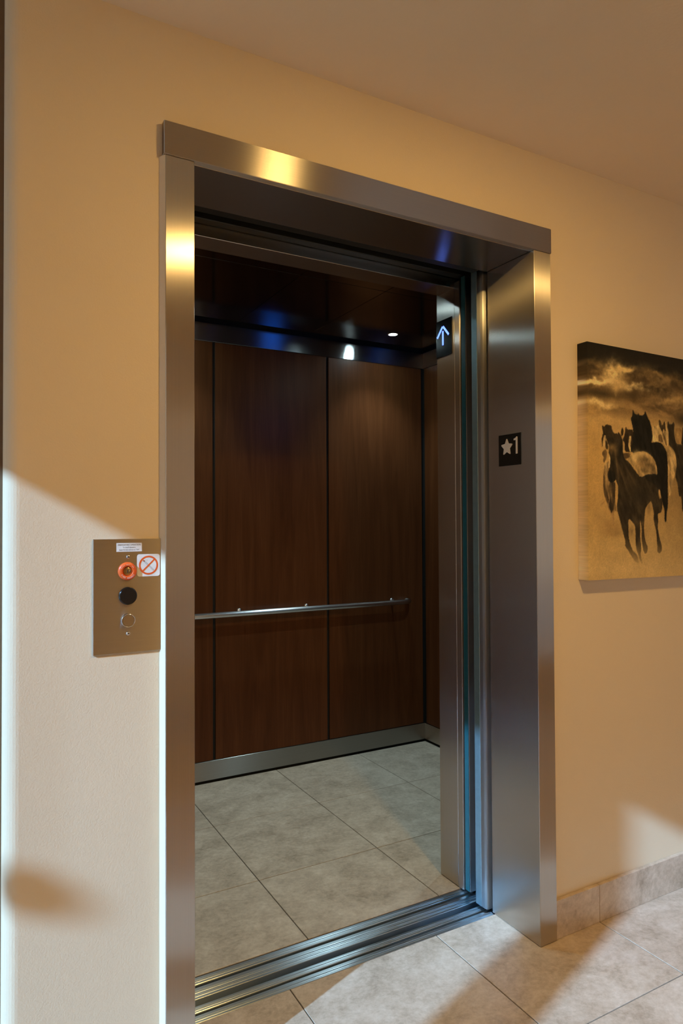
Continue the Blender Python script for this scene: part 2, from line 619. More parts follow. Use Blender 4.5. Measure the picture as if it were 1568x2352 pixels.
# ------------------------------------------------------------------ hoistway door frame
fr = thing('elevator_door_frame', (W / 2, 0, 0), 'brushed stainless steel frame lining the elevator opening', 'door frame')
add('jamb', prism([(-0.0675, 0), (0, 0), (0, DJ), (-0.029, DJ), (-0.029, P - 0.001), (-0.0675, P - 0.001)], 'z', 0, H - 0.0008, bevel=0.0013), M_sv, fr)['label'] = 'left steel jamb beside the call plate'
add('jamb', prism([(W + 0.0700, 0), (W, 0), (W, DJ), (W + 0.029, DJ), (W + 0.029, P - 0.001), (W + 0.0700, P - 0.001)], 'z', 0.001, H - 0.0008, bevel=0.0013), M_sv, fr)['label'] = 'right steel jamb with the floor sign'
hdp = add('head', prism([(-0.0025, H), (-0.0025, H + 0.077), (P - 0.001, H + 0.077), (P - 0.001, H)], 'x', -0.0715, W + 0.0725, bevel=0.0013), M_sx, fr)
hdp['label'] = 'steel header across the top of the opening'
add('soffit', box(-0.029, W + 0.029, P - 0.0005, DJ, H, H + 0.026, bevel=0.0010), M_soff, fr)

for o in fr.children:
    if o.name.startswith('jamb'):
        o.data.materials.append(M_jamb)
        for f in o.data.polygons:
            if abs(f.normal.x) > 0.9:
                f.material_index = 1

# floor sign on the right jamb
sg = thing('floor_number_sign', (W - 0.002, 0.113, 1.474), 'square black plate with star and number 1 on the right steel jamb', 'sign')
add('plate', box(W - 0.0022, W - 0.0001, 0.0620, 0.1640, 1.474, 1.5755, bevel=0.0005), M_plastic, sg)
cy_, cz_ = 0.1245, 1.5335
star = []
for k in range(10):
    t = math.pi / 2 + k * math.pi / 5
    r = 0.0305 if k % 2 == 0 else 0.0148
    star.append((cy_ - r * 0.96 * math.cos(t), cz_ + r * math.sin(t)))
bm = bmesh.new()
rounded = []
for k in range(10):
    p0, p1, p2 = Vector(star[k - 1]), Vector(star[k]), Vector(star[(k + 1) % 10])
    if k % 2 == 0:
        d0, d1 = (p0 - p1).normalized() * 0.0065, (p2 - p1).normalized() * 0.0065
        for q in range(5):
            u = q / 4
            rounded.append(p1 + d0 * (1 - u) ** 2 + d1 * u ** 2)
    else:
        rounded.append(p1)
add('star', prism([tuple(p) for p in rounded], 'x', W - 0.0036, W - 0.0021), M_signink, sg)
one = [(0.0835, 1.5095), (0.0768, 1.5095), (0.0768, 1.5630), (0.0800, 1.5640), (0.0845, 1.5600), (0.0925, 1.5580), (0.0925, 1.5530), (0.0835, 1.5535)]
add('numeral', prism(one, 'x', W - 0.0036, W - 0.0021), M_signink, sg)
bm = bmesh.new()

# ------------------------------------------------------------------ sills
SX0, SX1 = -0.02, 2.2


def sill_profile(y0, y1, slots, ribs, z, depth=0.018, bot=-0.05):
    """outline (y, z) with chamfered slots and low rounded ribs, from y0 to y1"""
    c = 0.0016
    top = [(y0, z - 0.0012), (y0 + 0.0010, z)]
    for a, b, k in sorted([(a, b, 's') for a, b in slots] + [(a, b, 'r') for a, b in ribs]):
        if k == 's':
            top += [(a - c, z), (a, z - c), (a, z - depth), (b, z - depth), (b, z - c), (b + c, z)]
        else:
            w = b - a
            up = 0.0011
            top += [(a - 0.0032, z), (a - 0.0024, z + 0.8 * up), (a - 0.0014, z + up), (a - 0.0006, z + 0.7 * up), (a, z - 0.0008),
                    (a + 0.15 * w, z - 0.0030), (a + 0.85 * w, z - 0.0030), (b, z - 0.0008),
                    (b + 0.0006, z + 0.7 * up), (b + 0.0014, z + up), (b + 0.0024, z + 0.8 * up), (b + 0.0032, z)]
    top += [(y1 - 0.0025, z), (y1 - 0.0008, z - 0.0008), (y1, z - 0.0025)]
    return top + [(y1, bot), (y0, bot)]


ls = tag(add('landing_sill', prism(sill_profile(0.2085, 0.2715, [(0.2365, 0.2465)], [(0.2185, 0.2225), (0.2560, 0.2600)], -0.0014), 'x', -0.02, W - 0.0005), M_alu),
         'grooved aluminium door sill on the lobby side of the gap', 'door sill')
# the sill goes on behind the right jamb, under the parked door
ls2 = add('sill_extension', prism(sill_profile(0.2175, 0.2715, [(0.2365, 0.2465)], [(0.2560, 0.2600)], -0.0014), 'x', W - 0.0005, SX1), M_alu, ls)

add('slot_shade', box(-0.018, SX1, 0.2367, 0.2463, -0.030, -0.0065), M_black, ls)  # black strip stands in for the shade down in the door slot

# ------------------------------------------------------------------ doors parked in the pocket on the right
ld = thing('landing_door', (1.6, 0.25, 0.0), 'stainless landing door slid open behind the right jamb, nearest the lobby', 'elevator door')
add('panel', prism([(1.0570, 0.2365), (1.0605, 0.2285), (1.0645, 0.2265), (2.10, 0.2265), (2.10, 0.266), (1.0570, 0.266)], 'z', 0.006, H + 0.04, bevel=0.0008), M_sdoor, ld)
add('edge_strip', box(1.0555, 1.0620, 0.2520, 0.2805, 0.006, H + 0.04, bevel=0.001), M_pale, ld)['label'] = 'bluish metal leading edge strip'
add('guide_shoe', box(1.12, 1.18, 0.2385, 0.2445, -0.0060, 0.006), M_dark, ld)
ld2 = thing('landing_door', (1.65, 0.30, 0.0), 'second thin landing door panel seen as a dark strip behind the first', 'elevator door')
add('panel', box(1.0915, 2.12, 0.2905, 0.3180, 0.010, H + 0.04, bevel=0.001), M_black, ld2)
add('edge_strip', box(1.0895, 1.0915, 0.2960, 0.3040, 0.010, H + 0.04), M_teal, ld2)
cd = thing('sliding_door', (1.6, 0.35, 0.0), 'elevator car door slid open, narrow teal edge beside the car jamb', 'elevator door')
add('panel', box(1.0800, 2.10, 0.3390, 0.3620, 0.006, H + 0.03, bevel=0.0012), M_sdoor, cd)
add('safety_edge', box(1.0775, 1.0800, 0.3400, 0.3610, 0.008, H + 0.03, bevel=0.0006), M_teal, cd)['label'] = 'dark teal safety edge'
add('guide_shoe', box(1.12, 1.18, 0.3450, 0.3510, -0.0060, 0.006), M_dark, cd)

# head of the landing entrance, looking up into the gap
hd = thing('door_hanger_cover', (0.55, 0.24, H), 'dark steel door track cover above the opening', 'door track')
add('cover', prism([(DJ + 0.001, H + 0.008), (0.262, H + 0.008), (0.262, H + 0.13), (0.258, H + 0.13), (0.258, H + 0.012), (DJ + 0.001, H + 0.012)], 'x', -0.05, 1.05, bevel=0.0006), M_dark, hd)
add('track', box(-0.05, 2.1, 0.300, 0.345, H + 0.055, H + 0.15, bevel=0.002), M_dark, hd)
add('screw', lathe([(0.0, -0.004), (0.006, -0.002), (0.007, 0.002), (0.0, 0.003)], 'y', (0.112, 0.2985, H + 0.066), 16), M_chrome, hd, True)

# ------------------------------------------------------------------ elevator car
car = thing('elevator_car', (0.97, 1.1, 0), 'dark wood panelled elevator car with steel trim and stone floor', 'elevator')
# shell behind the finishes
add('shell', boxes([(XL - 0.03, XR + 0.03, BY + 0.010, BY + 0.03, -0.04, 2.47), (XL - 0.03, XL - 0.010, 0.40, BY + 0.03, -0.04, 2.47),
                    (XR + 0.010, XR + 0.03, 0.50, BY + 0.03, -0.04, 2.47), (XL - 0.03, XR + 0.03, 0.40, BY + 0.03, 2.44, 2.47)]), M_black, car)
RV = 0.0072
jx = [XL + 0.004, 0.6443, 1.2942, XR - 0.005]
for k in range(3):
    add('wall_panel', box(jx[k] + RV, jx[k + 1] - RV, BY, BY + 0.010, 0.110, 2.2130, bevel=0.0007), M_wood, car)
jy = [0.50, 1.14, BY - 0.008]
for sx_, xa, xb in ((1, XR, XR + 0.010), (0, XL - 0.010, XL)):
    for k in range(2):
        add('wall_panel', box(xa, xb, jy[k] + RV, jy[k + 1] - RV, 0.110, 2.2130, bevel=0.0007), M_wood, car)
add('frieze', box(XL, XR, BY, BY + 0.010, 2.2156, 2.308, bevel=0.0008), M_frz, car)
add('frieze', box(XR, XR + 0.010, 0.50, BY, 2.2156, 2.308, bevel=0.0008), M_sy, car)
add('frieze', box(XL - 0.010, XL, 0.50, BY, 2.2156, 2.308, bevel=0.0008), M_sy, car)
add('kick_plate', box(XL, XR, BY - 0.002, BY + 0.010, 0.013, 0.1072, bevel=0.0010), M_kick, car)
add('kick_plate', box(XR - 0.002, XR + 0.010, 0.50, BY - 0.002, 0.013, 0.1072, bevel=0.0010), M_sy, car)
add('kick_plate', box(XL - 0.010, XL + 0.002, 0.50, BY - 0.002, 0.013, 0.1072, bevel=0.0010), M_sy, car)
# floor
cfl = add('car_floor', box(XL - 0.01, XR + 0.01, 0.3885, BY + 0.01, -0.04, -0.003), M_grout, car)
cx_ = [XL, 0.4768, 0.9807, 1.4821, XR]
cy2 = [0.3875, 0.7897, 1.2964, BY - 0.0005]
for i in range(4):
    for j in range(3):
        ym = cy2[j]
        tile_at(cx_[i], cx_[i + 1], ym, cy2[j + 1], 0.0, M_tilec, cfl)
add('car_sill', prism(sill_profile(0.2965, 0.3860, [(0.3430, 0.3555)], [(0.3085, 0.3115), (0.3225, 0.3270), (0.3670, 0.3710)], -0.0014), 'x', XL, 2.15), M_alu, car)
add('slot_shade', box(XL, 2.15, 0.3432, 0.3553, -0.030, -0.0065), M_black, car)  # same painted shade for the slot of the car sill
# front return and header of the car entrance
YC0, YC1 = 0.396, 0.500
add('front_return', box(1.075, XR + 0.02, YC0, YC1, 0.002, 2.30, bevel=0.0015), M_sv, car)
add('edge_trim', box(1.0745, 1.0900, 0.3665, 0.3945, 0.003, H + 0.02, bevel=0.0012), M_sv, car)
add('edge_trim', box(1.0800, 1.0950, 0.3945, 0.3962, 0.003, H + 0.02), M_black, car)
add('front_return', box(XL - 0.06, XL, 0.366, YC1, 0.002, 2.30, bevel=0.0015), M_sv, car)
add('door_header', box(XL - 0.06, 1.075, 0.3935, 0.4865, H, 2.44, bevel=0.0013), M_soff, car)
add('transom', box(1.075, XR + 0.02, YC0, YC1, 2.30, 2.44), M_black, car)
add('door_header', box(XL - 0.06, 2.1, 0.3560, 0.3905, H + 0.035, 2.44, bevel=0.002), M_dark, car)
# hung ceiling of six polished panels
ZCAR = 2.316
for xa, xb in ((0.060, 0.750), (0.750, 1.165), (1.165, 1.884)):
    for ya, yb in ((0.56, 0.987), (0.987, 1.720)):
        add('ceiling_panel', box(xa + 0.0012, xb - 0.0012, ya + 0.0012, yb - 0.0012, ZCAR, ZCAR + 0.014, bevel=0.0008), M_cblack, car)

# downlights of the car
for k, (x, y, lab) in enumerate(((1.570, 1.543, 'small round cool white downlight glowing in the rear of the car ceiling'),
                                 (1.570, 0.750, 'small downlight in the car ceiling above the control panel'),
                                 (0.370, 1.543, 'small downlight in the rear car ceiling hidden by the left jamb'),
                                 (0.370, 0.750, 'small downlight in the car ceiling just inside the left jamb'))):
    d = thing('ceiling_downlight', (x, y, ZCAR), lab, 'downlight', 'downlights of the elevator car')
    add('trim_ring', lathe([(0.0225, 0.0), (0.0225, -0.0020), (0.029, -0.0028), (0.032, -0.0010), (0.032, 0.0), (0.0225, 0.0)], 'z', (x, y, ZCAR), 32), M_chrome, d, True)
    add('lens', lathe([(0.0, -0.0012), (0.0222, -0.0012), (0.0222, -0.0004), (0.0, -0.0004)], 'z', (x, y, ZCAR), 32), E_cool, d)
    sl = bpy.data.lights.new('car_spot', 'SPOT')
    sl.energy = 24.0
    sl.color = (0.72, 0.95, 1.0)
    sl.spot_size = math.radians(98)
    sl.spot_blend = 0.75
    sl.shadow_soft_size = 0.02
    so = bpy.data.objects.new('car_spot', sl)
    so.location = (0, 0, -0.004)
    so.parent = d
    COL.objects.link(so)

# control panel on the inner side of the front return (seen only as blue reflections)
cop = thing('car_control_panel', (1.51, YC1, 1.0), 'steel control panel inside the car with blue floor display', 'control panel')
add('faceplate', box(1.36, 1.66, YC1 + 0.0003, YC1 + 0.004, 0.75, 2.125, bevel=0.001), M_sv, cop)
add('display', box(1.445, 1.575, YC1 + 0.004, YC1 + 0.008, 1.925, 2.065, bevel=0.001), E_blue, cop)
for k in range(4):
    add('push_button', lathe([(0.0, 0.008), (0.016, 0.008), (0.018, 0.006), (0.018, 0.0)], 'y', (1.51, YC1 + 0.004, 1.05 + 0.09 * k), 24), M_chrome, cop)

# travel direction lantern on the car jamb
la = thing('direction_lantern', (1.073, 0.4525, 1.902), 'black travel lantern with glowing blue up arrow on the car jamb', 'indicator')
add('faceplate', box(1.0712, 1.0748, 0.4065, 0.4990, 1.902, 2.0370, bevel=0.0012), M_gloss, la)
bm = bmesh.new()
AY, AZ = 0.4575, 2.0110


def stroke(bm, p, q, w):
    p, q = Vector(p), Vector(q)
    d = (q - p).normalized() * 1.0
    n = Vector((-d.y, d.x)) * w / 2
    prism([tuple(p + n), tuple(q + n), tuple(q - n), tuple(p - n)], 'x', 1.0700, 1.0711, bm=bm)


stroke(bm, (AY, AZ - 0.016), (AY, AZ - 0.068), 0.0075)
stroke(bm, (AY + 0.0015, AZ), (AY + 0.0335, AZ - 0.036), 0.0075)
stroke(bm, (AY - 0.0015, AZ), (AY - 0.0335, AZ - 0.036), 0.0075)
add('arrow', bm, E_arrow, la)

# handrail on the rear wall
hr = thing('handrail', (0.967, BY, 0.84), 'slim steel handrail along the wood rear wall of the car', 'handrail')
yr, zr, rr = BY - 0.060, 0.8395, 0.0140
path = []
for k in range(7):
    a = math.radians(90 * k / 6)
    path.append((1.764 + 0.050 * math.cos(a), yr + 0.050 - 0.050 * math.sin(a), zr))
path = [(1.814, BY - 0.0005, zr)] + path
left = [(1.934 - p[0], p[1], p[2]) for p in reversed(path)]
mid = [(1.764 - 0.09 * k, yr, zr) for k in range(1, 18)]
add('rail', tube(path + mid + left, rr), M_rail, hr, True)
for x in (0.22, 0.777, 1.16, 1.71):
    b_ = add('bracket', tube([(x, yr + 0.004, zr - 0.004), (x, yr + 0.022, zr - 0.012), (x, BY - 0.020, zr + 0.004), (x, BY - 0.0005, zr + 0.006)], 0.0042, 10), M_rail, hr, True)
    add('rosette', lathe([(0.0, -0.006), (0.012, -0.006), (0.014, -0.003), (0.014, -0.0003), (0.0, -0.0003)], 'y', (x, BY, zr + 0.006), 20), M_rail, b_, True)

# ------------------------------------------------------------------ call station
px0, px1, pz0, pz1 = -0.2212, -0.0703, 1.0059, 1.2573
PF = P - 0.0045                                    # front of plate
cs = thing('call_station', (-0.1457, P, pz0), 'brushed steel call plate with orange key ring on the sunlit wall', 'call plate')
add('faceplate', box(px0, px1, PF, P - 0.0002, pz0, pz1, bevel=0.0008), M_plate, cs)
for z in (1.2178, 1.0485):
    s_ = add('screw', lathe([(0.0, -0.0034), (0.0030, -0.0030), (0.0044, -0.0014), (0.0047, 0.0)], 'y', (-0.1468, PF, z), 20), M_chrome, cs, True)
    add('socket', lathe([(0.0, -0.0037), (0.0016, -0.0037), (0.0016, -0.0030), (0.0, -0.0030)], 'y', (-0.1468, PF, z), 6), M_ink, s_)
# instruction sticker
sk = add('instruction_sticker', box(-0.1720, -0.1172, PF - 0.0004, PF, 1.2293, 1.2485), M_white, cs)
bm = bmesh.new()
TX, TY = -0.1446, PF - 0.0006
put_text(bm, "FIREFIGHTERS' OPERATION", 0.0044, lambda u, v: (TX + u, TY, 1.2442 + v), 0.92)
put_text(bm, 'To recall elevators,', 0.0040, lambda u, v: (TX + u, TY, 1.2388 + v), 0.92)
put_text(bm, 'Insert fire key and turn to "ON"', 0.0040, lambda u, v: (TX + u, TY, 1.2334 + v), 0.84)
add('lettering', bm, M_ink, sk)
# no smoking sticker
c0, cz0, hw, rd = -0.1025, 1.1980, 0.0253, 0.0058
pts = []
for qx, qz, a0 in ((1, 1, 0), (-1, 1, 90), (-1, -1, 180), (1, -1, 270)):
    for k in range(6):
        a = math.radians(a0 + 90 * k / 5)
        pts.append((c0 + qx * (hw - rd) + rd * math.cos(a), cz0 + qz * (hw - rd) * 0.98 + rd * math.sin(a)))
ns = add('no_smoking_sticker', prism(pts, 'y', PF - 0.0004, PF), M_white, cs)
bm = bmesh.new()
n = 48
ro, ri, y_ = 0.0212, 0.0176, PF - 0.0007
o_ = [bm.verts.new((c0 + ro * math.cos(2 * math.pi * k / n), y_, cz0 + ro * math.sin(2 * math.pi * k / n))) for k in range(n)]
i_ = [bm.verts.new((c0 + ri * math.cos(2 * math.pi * k / n), y_, cz0 + ri * math.sin(2 * math.pi * k / n))) for k in range(n)]
for k in range(n):
    j = (k + 1) % n
    bm.faces.new((o_[k], o_[j], i_[j], i_[k]))


def flat_bar(bm, p, q, w, y, ext=0.0):
    p, q = Vector(p), Vector(q)
    d = (q - p).normalized()
    nn = Vector((-d.y, d.x)) * w / 2
    bm.faces.new([bm.verts.new((a.x, y, a.y)) for a in (p + nn, q + nn, q - nn, p - nn)])


s45 = ri * 0.72
flat_bar(bm, (c0 - s45, cz0 - s45), (c0 + s45, cz0 + s45), 0.0030, y_ - 0.0001)
add('prohibition_ring', bm, M_orange, ns)
bm = bmesh.new()
ca, cb = Vector((c0 - 0.0095, cz0 + 0.0092)), Vector((c0 + 0.0115, cz0 - 0.0115))
dd = (cb - ca).normalized()
nn = Vector((-dd.y, dd.x)) * 0.0011
yk = PF - 0.00055
for s_ in (-1, 1):
    flat_bar(bm, ca + nn * s_, cb + nn * s_, 0.00045, yk)
flat_bar(bm, cb - nn, cb + nn, 0.00045, yk)
flat_bar(bm, ca - dd * 0.0008, ca + dd * 0.0006, 0.0031, yk)
for k in range(3):
    flat_bar(bm, (c0 - 0.0075 + k * 0.0022, cz0 + 0.0112 + 0.0004 * (k % 2)), (c0 - 0.0055 + k * 0.0022, cz0 + 0.0112 + 0.0004 * ((k + 1) % 2)), 0.0003, yk)
add('cigarette', bm, M_ink, ns)
bm = bmesh.new()
flat_bar(bm, ca - dd * 0.0030, ca - dd * 0.0008, 0.0030, yk)
add('ember', bm, M_orange, ns)
# orange fire recall key switch
kx, kz = -0.1490, 1.1862
ks = add('key_switch', lathe([(0.0107, 0.0), (0.0107, -0.0058), (0.0118, -0.0068), (0.0170, -0.0062), (0.0198, -0.0036), (0.0203, 0.0)], 'y', (kx, PF, kz), 48), M_orange, cs, True)
ks['label'] = 'orange fire recall key ring'
add('lock_barrel', lathe([(0.0, -0.0046), (0.0070, -0.0046), (0.0080, -0.0038), (0.0100, -0.0036), (0.0104, -0.0020), (0.0104, 0.0)], 'y', (kx, PF, kz), 36), M_brass, ks, True)
add('keyhole', box(kx - 0.0009, kx + 0.0009, PF - 0.0050, PF - 0.0044, kz - 0.0038, kz + 0.0034), M_ink, ks)
bm = bmesh.new()


def arc_text(bm, s, r, mid_deg, step, size, top):
    n_ = len(s)
    for k, ch in enumerate(s):
        if ch == ' ':
            continue
        off = (k - (n_ - 1) / 2) * step
        a = math.radians(mid_deg - off if top else mid_deg + off)
        th = a - math.pi / 2 if top else a + math.pi / 2
        cxx, czz = kx + r * math.cos(a), kz + r * math.sin(a)
        put_text(bm, ch, size, lambda u, v: (cxx + u * math.cos(th) - v * math.sin(th), PF - 0.0071, czz + u * math.sin(th) + v * math.cos(th)))


arc_text(bm, 'FIRE RECALL', 0.0150, 270, 11.5, 0.0046, False)
arc_text(bm, 'RESET', 0.0146, 135, 9, 0.0030, True)
arc_text(bm, 'OFF', 0.0146, 88, 10, 0.0030, True)
arc_text(bm, 'ON', 0.0146, 42, 12, 0.0030, True)
add('lettering', bm, M_white, ks)
# black position lens and round call button
add('black_lens', lathe([(0.0, -0.0066), (0.0178, -0.0064), (0.0190, -0.0052), (0.0196, -0.0040), (0.0196, 0.0)], 'y', (-0.1478, PF, 1.1318), 48), M_gloss, cs)
cbn = add('button_collar', lathe([(0.0126, -0.0040), (0.0134, -0.0064), (0.0146, -0.0064), (0.0154, -0.0050), (0.0154, 0.0)], 'y', (-0.1472, PF, 1.0775), 48), M_chrome, cs, True)
M_cap = simple('turned steel button', (0.50, 0.46, 0.41), 0.24, 1.0)
add('button_cap', lathe([(0.0, -0.0060), (0.0120, -0.0060), (0.0127, -0.0050), (0.0127, 0.0)], 'y', (-0.1472, PF, 1.0775), 48), M_cap, cbn)

# ------------------------------------------------------------------ lobby downlights
for x, y, lab in ((0.665, -1.150, 'round warm downlight in the lobby ceiling facing the elevator'),
                  (6.10, -1.150, 'round warm downlight in the lobby ceiling far to the right along the hall')):
    d = thing('ceiling_downlight', (x, y, ZC), lab, 'downlight', 'lobby ceiling downlights')
    add('trim_ring', lathe([(0.078, 0.0), (0.078, -0.003), (0.092, -0.006), (0.098, -0.002), (0.098, 0.0), (0.078, 0.0)], 'z', (x, y, ZC), 40), M_white, d, True)
    add('lens', lathe([(0.0, -0.019), (0.030, -0.0175), (0.052, -0.0135), (0.066, -0.008), (0.0715, -0.0030), (0.0715, -0.0006), (0.0, -0.0006)], 'z', (x, y, ZC), 40), E_warm, d, True)

# ------------------------------------------------------------------ horse canvas (a print made of pigment colours stored on a fine grid)
CW, CH_, CD = 1.02, 0.7639, 0.0396
CXL, CZB = 1.2732, 1.1055
SHADES = [(225,407,21.7,15.2,0.7,(178,136,78),0.8),(270,418,27.9,7.6,0.0,(165,124,70),0.8),(283,399,21.7,7.6,0.0,(62,44,24),0.7),(257,379,18.6,7.6,0.35,(120,84,44),0.7),(316,372,13.9,20.9,0.0,(58,41,22),0.7),(276,360,27.9,7.6,-0.17,(52,37,20),0.6),(137,374,4.3,49.4,0.14,(84,60,33),0.8),(167,333,4.3,57.0,0.49,(76,54,30),0.7),(202,345,5.0,41.8,0.66,(80,56,31),0.7),(150,406,9.3,22.8,0.0,(24,19,12),0.7),(118,427,18.6,17.1,0.0,(112,80,43),0.75),(111,452,18.6,9.5,0.0,(22,17,11),0.7),(160,438,8.1,22.8,0.0,(20,16,10),0.7),(190,370,8.1,38.0,0.61,(24,19,12),0.55),(293,380,18.6,11.4,0.0,(66,47,25),0.6),(322,340,12.4,17.1,0.0,(24,19,12),0.6),(119,394,6.8,30.4,0.0,(20,16,10),0.6),(255,278,49.6,22.8,0.0,(28,21,13),0.6),(174,218,15.5,38.0,0.0,(30,22,14),0.5),(211,303,37.2,28.5,0.0,(52,38,21),0.5),(85,331,6.8,34.2,0.0,(150,110,62),0.7),(85,372,6.2,13.3,0.0,(166,124,72),0.7),(108,280,5.0,30.4,0.17,(140,102,56),0.5),(421,396,6.2,38.0,0.0,(172,130,74),0.6),(410,352,4.3,38.0,0.0,(92,64,34),0.6),(335,497,12.4,11.4,0.0,(176,134,78),0.6),(395,483,5.0,26.6,0.0,(160,120,68),0.6),(286,185,46.5,11.4,0.0,(140,100,54),0.35),(121,150,40.3,13.3,0.0,(112,78,40),0.5),(205,155,12.4,17.1,-0.26,(70,50,27),0.55),(296,234,9.3,20.9,0.0,(92,66,36),0.6),(68,247,18.6,3.8,0.7,(112,78,40),0.4),(382,491,7.4,20.9,0.0,(44,31,17),0.5),(454,487,12.4,22.8,0.0,(150,108,58),0.6),(234,523,15.5,11.4,0.0,(14,12,8),0.5)]
HORSES = [
 ((38, 28, 16), 4, 0, [(398,534),(403,538),(408,528),(424,529),(431,539),(438,528),(434,517),(435,499),(440,477),(448,462),(471,460),(510,461),(554,454),(575,430),(577,368),(562,329),(557,277),(552,220),(543,220),(544,277),(536,315),(500,310),(489,278),(484,224),(475,224),(471,278),(457,277),(451,320),(437,348),(445,397),(439,430),(419,447),(402,457),(404,484),(396,505)]),
 ((30, 22, 14), 3, 0, [(481,520),(486,524),(505,535),(526,514),(540,474),(546,447),(482,457),(471,465),(477,488),(479,506)]),
 ((120, 82, 40), 2, 0, [(437,517),(478,519),(479,502),(473,465),(450,463),(442,479)]),
 ((160, 120, 68), 2, 0, [(320,527),(328,514),(345,517),(352,538),(362,536),(372,517),(386,538),(393,521),(403,506),(403,455),(391,448),(374,462),(317,459),(316,474),(319,483),(318,500)]),
 ((52, 37, 20), 2, 0, [(349,537),(359,540),(370,519),(384,540),(387,522),(389,500),(375,511),(372,493),(363,505),(355,516)]),
 ((90, 62, 32), 2, 0, [(348,483),(358,492),(368,482),(374,462),(351,463)]),
 ((95, 66, 34), 2, 0, [(368,499),(375,495),(392,470),(395,450),(388,452),(375,478)]),
 ((145, 106, 58), 4, 0, [(388,445),(408,449),(429,439),(442,417),(447,386),(437,352),(423,330),(419,297),(405,274),(400,307),(397,395),(392,428)]),
 ((40, 28, 16), 2, 0, [(181,505),(189,494),(216,496),(220,484),(219,430),(206,419),(175,420),(176,449),(166,457),(176,475)]),
 ((165, 125, 72), 1.5, 0, [(198,472),(209,474),(208,460),(204,444),(206,421),(202,421),(194,438)]),
 ((150, 112, 64), 1.5, 0, [(167,443),(172,439),(175,418),(167,415)]),
 ((75, 52, 28), 3, 0, [(169,415),(206,417),(200,400),(178,395),(165,407)]),
 ((22, 18, 12), 2.5, 1, [(217,565),(228,548),(244,548),(246,556),(250,547),(273,548),(281,565),(288,552),(293,544),(305,530),(312,513),(316,496),(318,474),(311,457),(341,463),(367,458),(387,439),(394,426),(398,384),(397,307),(397,252),(395,238),(390,219),(387,186),(377,191),(378,230),(367,252),(338,349),(290,412),(210,417),(207,434),(217,456),(219,494),(211,519),(207,532),(215,543)]),
 ((105, 74, 40), 3, 1, [(79,374),(101,387),(106,363),(94,342),(100,321),(127,318),(130,301),(126,260),(134,226),(131,220),(122,228),(121,173),(117,173),(110,206),(98,226),(89,245),(72,279),(70,320),(73,351)]),
 ((45, 32, 18), 3, 0, [(96,313),(127,318),(130,305),(126,260),(119,228),(110,212),(95,239),(105,270)]),
 ((60, 42, 23), 3, 0, [(71,341),(79,337),(84,296),(99,259),(92,243),(73,279)]),
 ((40, 29, 16), 2, 0, [(65,501),(78,495),(86,504),(112,502),(115,488),(127,476),(142,479),(146,460),(132,447),(87,453),(84,467),(78,469),(72,452),(68,425),(64,451),(69,468),(72,477)]),
 ((40, 29, 16), 2, 0, [(157,482),(164,501),(172,491),(168,474),(160,469)]),
 ((45, 33, 18), 2, 0, [(82,452),(93,447),(97,424),(86,422),(82,434)]),
 ((160, 120, 70), 1.5, 0, [(77,465),(85,467),(83,448),(80,424),(74,425),(72,444)]),
 ((75, 52, 28), 2.5, 0, [(68,413),(83,424),(92,412),(86,391),(76,376),(71,386),(74,396),(67,404)]),
 ((140, 102, 56), 2.5, 0, [(187,393),(213,413),(242,424),(254,424),(277,426),(310,415),(329,397),(339,375),(342,349),(321,305),(256,336),(218,375)]),
 ((42, 31, 18), 2, 1, [(86,473),(99,462),(117,464),(139,460),(142,479),(148,483),(157,473),(166,455),(166,417),(175,395),(199,385),(224,361),(256,336),(289,350),(342,352),(348,306),(347,284),(367,263),(366,234),(359,219),(341,216),(345,190),(340,173),(348,138),(354,123),(364,101),(360,86),(348,78),(338,86),(339,108),(336,123),(333,156),(323,182),(319,199),(322,216),(313,246),(307,259),(293,248),(277,233),(273,205),(269,169),(272,139),(278,120),(289,102),(284,83),(274,79),(264,92),(261,109),(257,126),(259,163),(250,197),(250,169),(250,131),(255,109),(254,88),(251,78),(266,37),(251,50),(238,80),(229,99),(226,125),(227,152),(223,176),(212,186),(196,198),(190,190),(192,161),(192,136),(201,110),(213,91),(235,76),(244,50),(231,49),(209,68),(194,87),(174,107),(176,121),(164,153),(149,195),(134,230),(141,268),(142,299),(142,306),(130,326),(124,318),(105,313),(95,323),(91,339),(100,360),(105,379),(104,402),(97,412),(101,431),(93,447),(85,461)]),
 ((24, 19, 12), 5, 0, [(91,339),(100,360),(130,347),(128,322),(112,313),(97,323)]),
 ((160, 120, 72), 1.5, 0, [(100,402),(105,400),(104,367),(97,360),(97,377)]),
 ((28, 22, 14), 6, 0, [(276,347),(355,350),(364,306),(354,293),(321,318),(282,330)]),
 ((130, 92, 48), 3, 0, [(349,302),(356,293),(359,269),(352,265),(347,280)]),
]


def value_noise(s, t, scale, seed):
    rng = np.random.RandomState(seed)
    g = rng.rand(64, 64)
    a, b = s * scale, t * scale
    ai, bi = np.floor(a).astype(int), np.floor(b).astype(int)
    fa, fb = a - ai, b - bi
    fa, fb = fa * fa * (3 - 2 * fa), fb * fb * (3 - 2 * fb)
    q = lambda i, j: g[i % 64, j % 64]
    return (q(ai, bi) * (1 - fa) + q(ai + 1, bi) * fa) * (1 - fb) + (q(ai, bi + 1) * (1 - fa) + q(ai + 1, bi + 1) * fa) * fb


def fbm(s, t, scale, seed):
    return sum(value_noise(s, t, scale * 2 ** k, seed + k) / 2 ** (k + 1) for k in range(4)) / 0.9375


